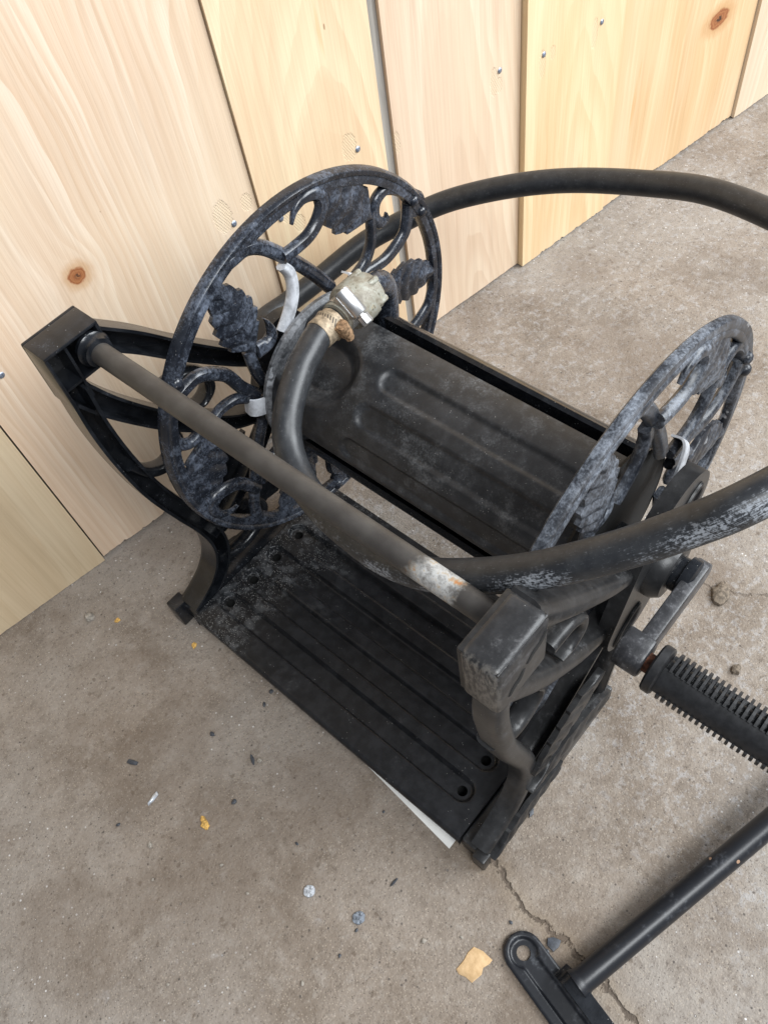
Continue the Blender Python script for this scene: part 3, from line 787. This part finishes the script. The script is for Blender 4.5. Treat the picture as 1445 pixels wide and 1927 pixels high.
skirt([r[0] for r in G], (0.0012, 0, -.0165)); skirt([r[-1] for r in G], (0, 0, -.020)); skirt(G[0], (0, 0, -.018)); skirt(G[-1], (0, 0, -.018))
tray = link('tray', bm, M['tray'], reel, True, 50); tray['label'] = 'black tray with pressed grooves and drain holes'
bm = bmesh.new(); box_bm(bm, V(AX1 - .002, BX0 + .003, .0045), V(AX0 + .002, BX1 - .004, .0075)); link('tray_floor', bm, M['black_hole'], tray, False)  # near-black sheet below the drain holes stands in for their shade

# --- crank and finned grip
CA = .2140
bm = bmesh.new()
P0, P1 = Vector((.006, .2216)), Vector((-.0720, .2230))
d = (P1 - P0).normalized(); nrm = Vector((-d.y, d.x)); out = []
W0, W1 = .0125, .0118
for k in range(9): t = PI/2 + PI*k/8; out.append(P0 + (d*math.cos(t) + nrm*math.sin(t))*W0)
for k in range(9): t = -PI/2 + PI*k/8; out.append(P1 + (d*math.cos(t) + nrm*math.sin(t))*W1)
prism_bm(bm, [(p.x, p.y) for p in out], -CA - .0055, -CA + .0055, .0016)
crank = link('crank_arm', bm, M['crank'], reel, True, 40)
bm = bmesh.new(); bo = []
for k in range(9): t = PI/2 + PI*k/8; bo.append(P1 - d*.010 + (d*math.cos(t)*.25 + nrm*math.sin(t))*.0132)
for k in range(9): t = -PI/2 + PI*k/8; bo.append(P1 + (d*math.cos(t) + nrm*math.sin(t))*.0132)
prism_bm(bm, [(p.x, p.y) for p in bo], -CA - .0070, -CA + .0135, .0022); link('boss', bm, M['crank'], crank)
bm = bmesh.new(); lathe_bm(bm, [(.0150, 0), (.0150, .013), (.0135, .0135), (.0135, .018), (.0165, .019), (.0165, .026), (.0140, .028)], (0, -.1880, ZC), (0, -1, 0), 28); link('collar', bm, M['frame'], crank)
GA0 = CA + .0115
bm = bmesh.new(); lathe_bm(bm, [(.0072, 0), (.0072, .016)], (P1.x, -CA - .004, P1.y), (0, -1, 0), 20); link('spindle', bm, M['rust'], crank)
bm = bmesh.new()
lathe_bm(bm, [(.0072, 0), (.0165, .0004), (.0178, .0018), (.0178, .0070), (.0166, .0082), (.0108, .0088), (.0108, .115), (.009, .118)], (P1.x, -GA0, P1.y), (0, -1, 0), 36)
grip = link('grip', bm, M['grip'], reel, True, 40); grip['label'] = 'ribbed black rubber crank grip'
bm = bmesh.new()            # the two smooth side strips of the grip
for sgn in (1, -1):
    pr = []
    for k in range(9): t = math.radians(-33 + 66*k/8); pr.append((sgn*.0148*math.cos(t) + P1.x, .0148*math.sin(t)*1.2 + P1.y))
    pr += [(P1.x + sgn*.006, P1.y + .006), (P1.x + sgn*.006, P1.y - .006)]
    Rm = Matrix.Rotation(math.radians(40), 4, 'Y')
    tmp = bmesh.new(); prism_bm(tmp, [(x - P1.x, z - P1.y) for x, z in pr], -GA0 - .0085, -GA0 - .116)
    bmesh.ops.transform(tmp, matrix=Matrix.Translation((P1.x, 0, P1.y)) @ Rm, verts=tmp.verts)
    me = bpy.data.meshes.new('t'); tmp.to_mesh(me); tmp.free(); bm.from_mesh(me); bpy.data.meshes.remove(me)
link('side_strip', bm, M['grip'], grip, True, 40)
bm = bmesh.new(); pts = []
for k in range(13): t = math.radians(34 + 112*k/12); pts.append((.0173*math.cos(t), .0173*math.sin(t)))
pts += [(.0085*math.cos(math.radians(146 - 112*k/8)), .0085*math.sin(math.radians(146 - 112*k/8))) for k in range(9)]
prism_bm(bm, pts, -.00095, .00095)
bmesh.ops.recalc_face_normals(bm, faces=bm.faces)
fin_me = bpy.data.meshes.new('fin'); bm.to_mesh(fin_me); bm.free(); fin_me.materials.append(M['grip'])
for half in (0, 1):
    for k in range(25):
        o = bpy.data.objects.new('fin', fin_me); COL.objects.link(o); o.parent = grip
        o.location = (P1.x, -GA0 - .0130 - .0041*k, P1.y); o.rotation_euler = (0, math.radians(40 + 180*half), 0)

# --- inlet swivel behind the far flange and outlet elbow on the drum
bm = bmesh.new(); lathe_bm(bm, [(.0135, 0), (.0175, .001), (.0175, .012), (.0150, .013), (.0150, .030), (.012, .031)], V(-.199, 0, ZC), (0, 1, 0), 24); link('inlet_swivel', bm, M['frame'], reel)
bm = bmesh.new()
sweep_bm(bm, cr([V(-.098, .040, .272), V(-.095, .040, .302), V(-.0905, .033, .322), V(-.0865, .020, .3308), V(-.0850, .002, .3318)], 6), ellip(.0190, .0190, 20))
elbow = link('outlet_elbow', bm, M['wheel'], reel)

# ------------------------------------------------------------------ garden hose with coupling and clamps
hose = thing('garden_hose', 'scuffed black rubber hose looping out from the reel drum', 'hose', (.2689, .3278, 0), .15108)
_HR = .0106
hp = [(-.0848, -.022, .3330), (-.0807, -.0460, .3362), (-.0744, -.0652, .3355), (-.0697, -.0792, .3333), (-.0564, -.1070, .3241), (-.0428, -.1234, .3133), (-.0201, -.1361, .3055), (.0080, -.1442, .3041), (.0391, -.1487, .3075),
      (.0703, -.1510, .3134), (.1038, -.1490, .3271), (.1368, -.1400, .3475), (.1636, -.1283, .3651), (.1850, -.1156, .3810), (.2055, -.0991, .3953), (.2228, -.0839, .4096), (.2381, -.0700, .4250),
      (.258, -.030, .432), (.278, .020, .430), (.2805, .0913, .405), (.2396, .1620, .370), (.1736, .2120, .348), (.1150, .2400, .3350), (.0581, .2560, .3230), (.0001, .2600, .3060), (-.0556, .2520, .2930), (-.0980, .2370, .2830), (-.1402, .2189, .2690),
      (-.1740, .2000, .2550), (-.1998, .1688, .2429), (-.2198, .1341, .2326), (-.2330, .0825, .2206), (-.2400, .0440, .2160), (-.2400, .0160, .2190), (-.2310, .0020, .2214), (-.2200, .0, .2216)]
bm = bmesh.new()
sweep_bm(bm, cr([V(*p) for p in hp], 10), [(_HR*math.cos(2*PI*k/28), _HR*math.sin(2*PI*k/28)) for k in range(28)], uv=True)
link('tube', bm, M['hose'], hose)
def local_lathe(name, prof, c, axis, mat, parent, n=32):
    """part whose own Z axis is the lathe axis (its material works round that axis)"""
    bm = bmesh.new(); lathe_bm(bm, prof, (0, 0, 0), (0, 0, 1), n, True)
    o = link(name, bm, mat, parent, True, 35)
    o.location = c; o.rotation_euler = Vector(axis).to_track_quat('Z', 'Y').to_euler()
    return o
c0 = Vector(V(-.0850, .0040, .3318)); c1 = Vector(V(-.0807, -.0460, .3362)); ax = (c1 - c0).normalized(); Lx = (c1-c0).length
cp = local_lathe('coupling', [(.0115, -.012), (.0150, -.011), (.0158, -.009), (.0158, -.003), (.0175, -.002), (.0180, .000), (.0180, .014), (.0172, .0165), (.0135, .018), (.0128, .030)], tuple(c0), ax, M['brass'], hose, 36)
cp['label'] = 'tarnished brass coupling'
bm = bmesh.new()
for k in range(6):
    t = 2*PI*k/6; 
    lathe_bm(bm, [(.0026, 0), (.0026, .009), (.0018, .0100)], (math.cos(t)*.0158, math.sin(t)*.0158, -.0105), (0, 0, 1), 8)
o = link('lug', bm, M['brass'], cp)
e1 = c0 + ax*.0225
cl = local_lathe('hose_clamp', [(.0126, -.0045), (.0136, -.0044), (.0136, .0044), (.0126, .0045)], tuple(e1), ax, M['band_new'], hose, 40)
cl['label'] = 'bright steel hose clamp'
def clamp_screw(cl_, mat, rad_dir, Lh, r, rb):
    """worm screw housing on the band, on the side facing rad_dir (reel coordinates)"""
    q = cl_.rotation_euler.to_quaternion().inverted(); u = q @ Vector(rad_dir); u.z = 0; u.normalize()
    c = u*(rb + r*.60); t = Vector((-u.y, u.x, 0))
    if (q @ Vector(V(.8, .4, -.4))).dot(t) < 0: t = -t
    w = t.cross(u)
    bm = bmesh.new()
    lathe_bm(bm, [(r*.4, -Lh*.5), (r*.95, -Lh*.48), (r, -Lh*.42), (r, Lh*.30), (r*.9, Lh*.33)], c, t, 20)
    vs = [bm.verts.new(c + t*(Lh*a) + w*(r*1.05*b) + u*h) for h in (-r*.95, -r*.2) for a, b in ((-.42, -1), (.26, -1), (.26, 1), (-.42, 1))]
    for f in ((0, 1, 2, 3), (4, 7, 6, 5), (0, 4, 5, 1), (1, 5, 6, 2), (2, 6, 7, 3), (3, 7, 4, 0)): bm.faces.new([vs[i] for i in f])
    link('screw_housing', bm, mat, cl_, True, 40)
    bm = bmesh.new()
    lathe_bm(bm, [(r*.5, Lh*.30), (r*.5, Lh*.36), (r*.78, Lh*.38), (r*.80, Lh*.62), (r*.68, Lh*.66)], c, t, 8)
    link('screw', bm, mat, cl_, False)
    bm = bmesh.new(); e = c + t*(Lh*.660)
    vs = [bm.verts.new(e + u*(r*.66*a) + w*(r*.18*b) + t*(.0004*k)) for k in (0, 1) for a, b in ((-1, -1), (1, -1), (1, 1), (-1, 1))]
    for f in ((0, 1, 2, 3), (4, 7, 6, 5), (0, 4, 5, 1), (1, 5, 6, 2), (2, 6, 7, 3), (3, 7, 4, 0)): bm.faces.new([vs[i] for i in f])
    link('screw_slot', bm, M['black_hole'], cl_, False)  # dark sliver on the screw end, coloured as the slot's shade
clamp_screw(cl, M['steel'], V(.36, -.28, .42), .027, .0062, .0136)
e2 = c0 + ax*.0385
cl2 = local_lathe('hose_clamp', [(.0112, -.0045), (.0121, -.0044), (.0121, .0044), (.0112, .0045)], tuple(e2), (ax + Vector((0, -.10, -.34))).normalized(), M['band_old'], hose, 40)
cl2['label'] = 'rust-stained hose clamp'
clamp_screw(cl2, M['rusty'], V(.8, .2, .10), .015, .0046, .0121)
bm = bmesh.new(); lathe_bm(bm, [(.0107, 0), (.0116, .0004), (.0116, .0175), (.0110, .0185)], tuple(e2 - ax*.006), tuple(ax), 32); link('ferrule', bm, M['tan'], hose)

# ------------------------------------------------------------------ loose tube with its mounting bracket
br = thing('wall_bracket', 'black steel tube welded to a slotted bracket plate lying on the concrete', 'bracket', (.0639, .0428, 0), 0)
def plate_dir():
    p0, p1 = Vector((.0628, .0422)), Vector((.0583, -.0165)); return p0, (p1-p0).normalized()
# plate runs from the bolt hole toward the bottom of the picture
p0 = Vector((0, 0)); pd = Vector((.0300, -.0950)).normalized()
pd = (Vector((.0590, -.0162)) - Vector((.0639, .0428))).normalized(); pn = Vector((-pd.y, pd.x))
def plate_pt(s_, w_, z): q = pd*s_ + pn*w_; return (q.x, q.y, z)
HWd, LEN, TH = .0160, .150, .0022
bm = bmesh.new(); NS, NW = 130, 36; grid = []; HRb = .0056
def plate_h(s_, w_):
    d = math.hypot(s_, w_); h = .0042
    if s_ <= LEN:
        ring = sstep(.0102, .0118, d) if s_ < .0118 else 1
        inner = min(d, abs(w_) + .0042 if s_ > 0 else 9)
        h -= .0028*(1 - sstep(.0098, .0122, inner))
    return h
for i in range(NS+1):
    s_ = -HWd + (LEN + HWd)*i/NS; row = []
    hw = math.sqrt(max(0, HWd**2 - s_**2)) if s_ < 0 else HWd
    hw = max(hw, .0004)
    for k in range(NW+1):
        w_ = hw*(2*k/NW - 1)
        edge = .0012*sstep(.0016, 0, hw - abs(w_)) + (.0012*sstep(.0014, 0, HWd - math.hypot(min(s_, 0), w_)) if s_ < 0 else 0)
        row.append((s_, w_, plate_h(s_, w_) - min(edge, .0014)))
    grid.append(row)
vt = [[bm.verts.new(plate_pt(s_, w_, z + .0008)) for s_, w_, z in r] for r in grid]
for r_, rv in zip(grid, vt):
    for (s_, w_, z), v in zip(r_, rv):
        d = math.hypot(s_, w_)
        if HRb*.80 < d < HRb*1.18: q = plate_pt(s_/d*HRb, w_/d*HRb, z + .0008); v.co = q
for i in range(NS):
    for k in range(NW):
        cs = (grid[i][k][0] + grid[i+1][k+1][0])/2; cw = (grid[i][k][1] + grid[i+1][k+1][1])/2
        if math.hypot(cs, cw) < HRb: continue
        bm.faces.new((vt[i][k], vt[i][k+1], vt[i+1][k+1], vt[i+1][k]))
# rim of the plate down to the floor
edge = [vt[i][0] for i in range(NS, -1, -1)] + [vt[i][NW] for i in range(NS+1)]
low = [bm.verts.new((v.co.x, v.co.y, .0002)) for v in edge]
for k in range(len(edge)-1):
    bm.faces.new((edge[k], edge[k+1], low[k+1], low[k]))
plate = link('bracket_plate', bm, M['tube'], br, True, 50)
# raised flange welded along the plate's right edge
bm = bmesh.new()
pth = [plate_pt(.026 + .0012*k, .0148, .0075 + (.006*sstep(0, 10, k)*sstep(62, 50, k))) for k in range(63)]
sweep_bm(bm, pth, [(-.0062, -.0066), (-.0062, .0066), (.0030, .0062), (.0058, .0040), (.0062, -.0020), (.0040, -.0058)], normal=(pn.x, pn.y, 0), scale=[(.5 + .7*sstep(0, 9, k)*sstep(62, 53, k), 1.0) for k in range(63)])
link('weld_flange', bm, M['frame'], plate, True, 50)
t0 = Vector((.0785, .0002, .0155)) - Vector(br.location); t1 = Vector((.2770, -.0225, .034)) - Vector(br.location)
dt = (t1 - t0).normalized(); bm = bmesh.new()
pth = [tuple(t0 + dt*q) for q in (-.001, .0005, .003, .006, .03, .1, .2, .3, .42)]
sweep_bm(bm, pth, [(.0098*math.cos(2*PI*k/32), .0098*math.sin(2*PI*k/32)) for k in range(32)], scale=[1.22, 1.2, 1.1, 1, 1, 1, 1, 1, 1])
link('tube', bm, M['tube'], br, True, 40)

# ------------------------------------------------------------------ papers under the tray
def sheet(name, corners, z, dz, label, curl=.0):
    bm = bmesh.new(); n = 14; g = []
    for i in range(n+1):
        u = i/n; row = []
        for k in range(5):
            w = k/4
            p = [(1-u)*(1-w)*corners[0][q] + u*(1-w)*corners[1][q] + u*w*corners[2][q] + (1-u)*w*corners[3][q] for q in (0, 1)]
            row.append((p[0], p[1], z + dz*u + curl*(1-w)**2*math.sin(PI*u)))
        g.append(row)
    top = [[bm.verts.new((x, y, q + .0003)) for x, y, q in r] for r in g]; bot = [[bm.verts.new((x, y, q)) for x, y, q in r] for r in g]
    for i in range(n):
        for k in range(4):
            bm.faces.new((top[i][k], top[i][k+1], top[i+1][k+1], top[i+1][k])); bm.faces.new((bot[i][k+1], bot[i][k], bot[i+1][k], bot[i+1][k+1]))
        bm.faces.new((top[i+1][0], bot[i+1][0], bot[i][0], top[i][0])); bm.faces.new((top[i][4], bot[i][4], bot[i+1][4], top[i+1][4]))
    for k in range(4):
        bm.faces.new((top[0][k+1], top[0][k], bot[0][k], bot[0][k+1])); bm.faces.new((top[n][k], top[n][k+1], bot[n][k+1], bot[n][k]))
    return tag(link(name, bm, M['paper'], None, True, 40), label, 'paper', 'papers under the tray')
sheet('paper_sheet', [(.0668, .2425), (.0735, .1405), (.140, .150), (.130, .250)], .0008, .0004, 'white paper sheet lowest under the tray edge, sticking out furthest')
sheet('paper_sheet', [(.0690, .2440), (.0790, .1460), (.140, .150), (.130, .250)], .0030, .0005, 'folded paper edge just above the lowest sheet under the tray', .0005)
sheet('paper_sheet', [(.0725, .2425), (.0785, .1900), (.140, .190), (.130, .245)], .0048, .0004, 'short top paper slip tucked under the tray edge', .0006)

# ------------------------------------------------------------------ litter on the floor
def scrap(name, xy, outline, th, mat, label, cat, group=None, rz=0., dome=0., jit=0.):
    rnd = random.Random(sum(map(ord, name)) + int(xy[0]*1e4)); bm = bmesh.new()
    pts = []
    for k, (u, v) in enumerate(outline): pts.append((u*(1 + rnd.uniform(-jit, jit)), v*(1 + rnd.uniform(-jit, jit))))
    c, s = math.cos(rz), math.sin(rz); pts = [(u*c - v*s, u*s + v*c) for u, v in pts]
    lo = [bm.verts.new((u, v, 0)) for u, v in pts]; hi = [bm.verts.new((u*.95, v*.95, th)) for u, v in pts]
    mid = [bm.verts.new((u*.55, v*.55, th + dome + rnd.uniform(-.1, .1)*th)) for u, v in pts]; top = bm.verts.new((0, 0, th + dome*1.15)); n = len(pts)
    bm.faces.new(list(reversed(lo)))
    for k in range(n):
        j = (k+1) % n
        bm.faces.new((lo[k], lo[j], hi[j], hi[k])); bm.faces.new((hi[k], hi[j], mid[j], mid[k])); bm.faces.new((mid[k], mid[j], top))
    o = link(name, bm, mat, None, True, 40); o.location = (xy[0], xy[1], .0003)
    return tag(o, label, cat, group)
def blob(n, rx, ry): return [(rx*math.cos(2*PI*k/n), ry*math.sin(2*PI*k/n)) for k in range(n)]
scrap('metal_slug', (-.0390, .1952), blob(18, .0052, .0050), .0011, M['slug'], 'pale round zinc slug on the bare concrete, lighter of two', 'slug', None, 0, .0003, .05)
scrap('metal_slug', (-.0200, .1510), blob(18, .0056, .0052), .0011, M['slug_dark'], 'dark speckled round slug on the bare concrete', 'slug', None, 0, .0003, .06)
scrap('cardboard_scrap', (.0282, .0629), [(.0092, .0097), (.0122, .0022), (.0134, -.0071), (.0096, -.0076), (.0039, -.0064), (-.0001, -.0092), (-.0102, -.0079), (-.0106, -.0017), (-.0136, .0031), (-.0128, .0071), (-.0039, .0080), (.0028, .0097)][::-1], .0006, M['card'], 'torn tan cardboard scrap beside the bracket plate', 'cardboard', None, 0, .0006, .03)
scrap('fibre_tuft', (-.0767, .3045), blob(11, .0036, .0058), .0014, M['ochre'], 'orange fibre tuft alone on the open concrete', 'fluff', None, -.3, .001, .35)
scrap('fibre_tuft', (-.0319, .5429), blob(10, .0030, .0028), .0010, M['ochre'], 'ochre fleck between the plank wall and the tray corner', 'fluff', None, .5, .0006, .35)
scrap('fibre_tuft', (.0130, .4606), blob(10, .0040, .0024), .0010, M['ochre'], 'ochre fleck beside the tray toe block', 'fluff', None, .5, .0006, .4)
scrap('foil_scrap', (-.1013, .3560), [(-.007, -.0016), (-.001, -.0022), (.006, -.0012), (.007, .0022), (.003, .0026), (-.002, .001), (-.006, .0005)], .0012, M['foil'], 'crumpled pale foil sliver on the concrete', 'foil', None, .15, .001)
scrap('dark_chip', (-.0980, .3992), [(-.006, -.0014), (-.001, -.0026), (.005, -.0022), (.006, .001), (.001, .0020), (-.005, .002)], .0012, M['slate_bit'], 'dark curved chip behind the foil sliver', 'debris', None, -.9, .0006, .1)
scrap('dark_chip', (-.0100, .3220), blob(9, .0052, .0016), .0011, M['slate_bit'], 'thin dark chip near the tray front edge', 'debris', None, 1.2, .0006, .2)
scrap('dark_chip', (.020, .152), blob(8, .0050, .0010), .0010, M['slate_bit'], 'short black stick beside the dark slug', 'debris', None, .1, .0004, .2)
scrap('dark_chip', (.0863, .0323), [(-.005, -.0034), (.001, -.0052), (.006, -.004), (.0045, .002), (.001, .0056), (-.004, .003)], .0018, M['slate_bit'], 'slate-grey plastic chip in the crack behind the bracket plate', 'debris', None, .2, .0005)
scrap('dark_chip', (.1466, .1154), [(-.0045, -.0012), (.000, -.0030), (.0045, -.0010), (.002, .0034), (-.001, .001)], .0012, M['slate_bit'], 'bluish dark chip beside the reel toe', 'debris', None, .3, .0006)
scrap('mud_lump', (.4330, .1371), blob(13, .0115, .0085), .0040, M['mud'], 'brown lump of dried mud beyond the crank arm', 'mud', None, .4, .0025, .28)
scrap('pebble', (.3789, .0781), blob(11, .0050, .0042), .0034, M['mud'], 'small brown pebble by the crank grip', 'pebble', None, .3, .0018, .25)
scrap('pebble', (-.053, .612 - .045), blob(10, .0055, .0046), .0045, M['pebble'], 'pale pebble at the foot of the plank wall', 'pebble', None, 0, .002, .15)
scrap('red_fleck', (.2907, .1702), blob(8, .0048, .0020), .0008, M['redbit'], 'dark red fleck between the reel foot and crank', 'debris', None, .8, .0005, .3)
rnd = random.Random(5)
for k in range(26):         # a scatter of tiny grit, each its own crumb
    x = rnd.uniform(-.18, .10); y = rnd.uniform(.02, .42)
    if x > .06 and y > .10: x -= .12
    dark = rnd.random() < .6; r_ = rnd.uniform(.0010, .0021)
    scrap('grit_crumb', (x, y), blob(7, r_*1.3, r_), r_*.7, M['slate_bit'] if dark else M['pebble'], 'tiny dark grit crumb lying on open concrete' if dark else 'tiny pale grit crumb lying on open concrete', 'grit', 'grit crumbs on the floor', rnd.uniform(0, 3), r_*.3, .3)
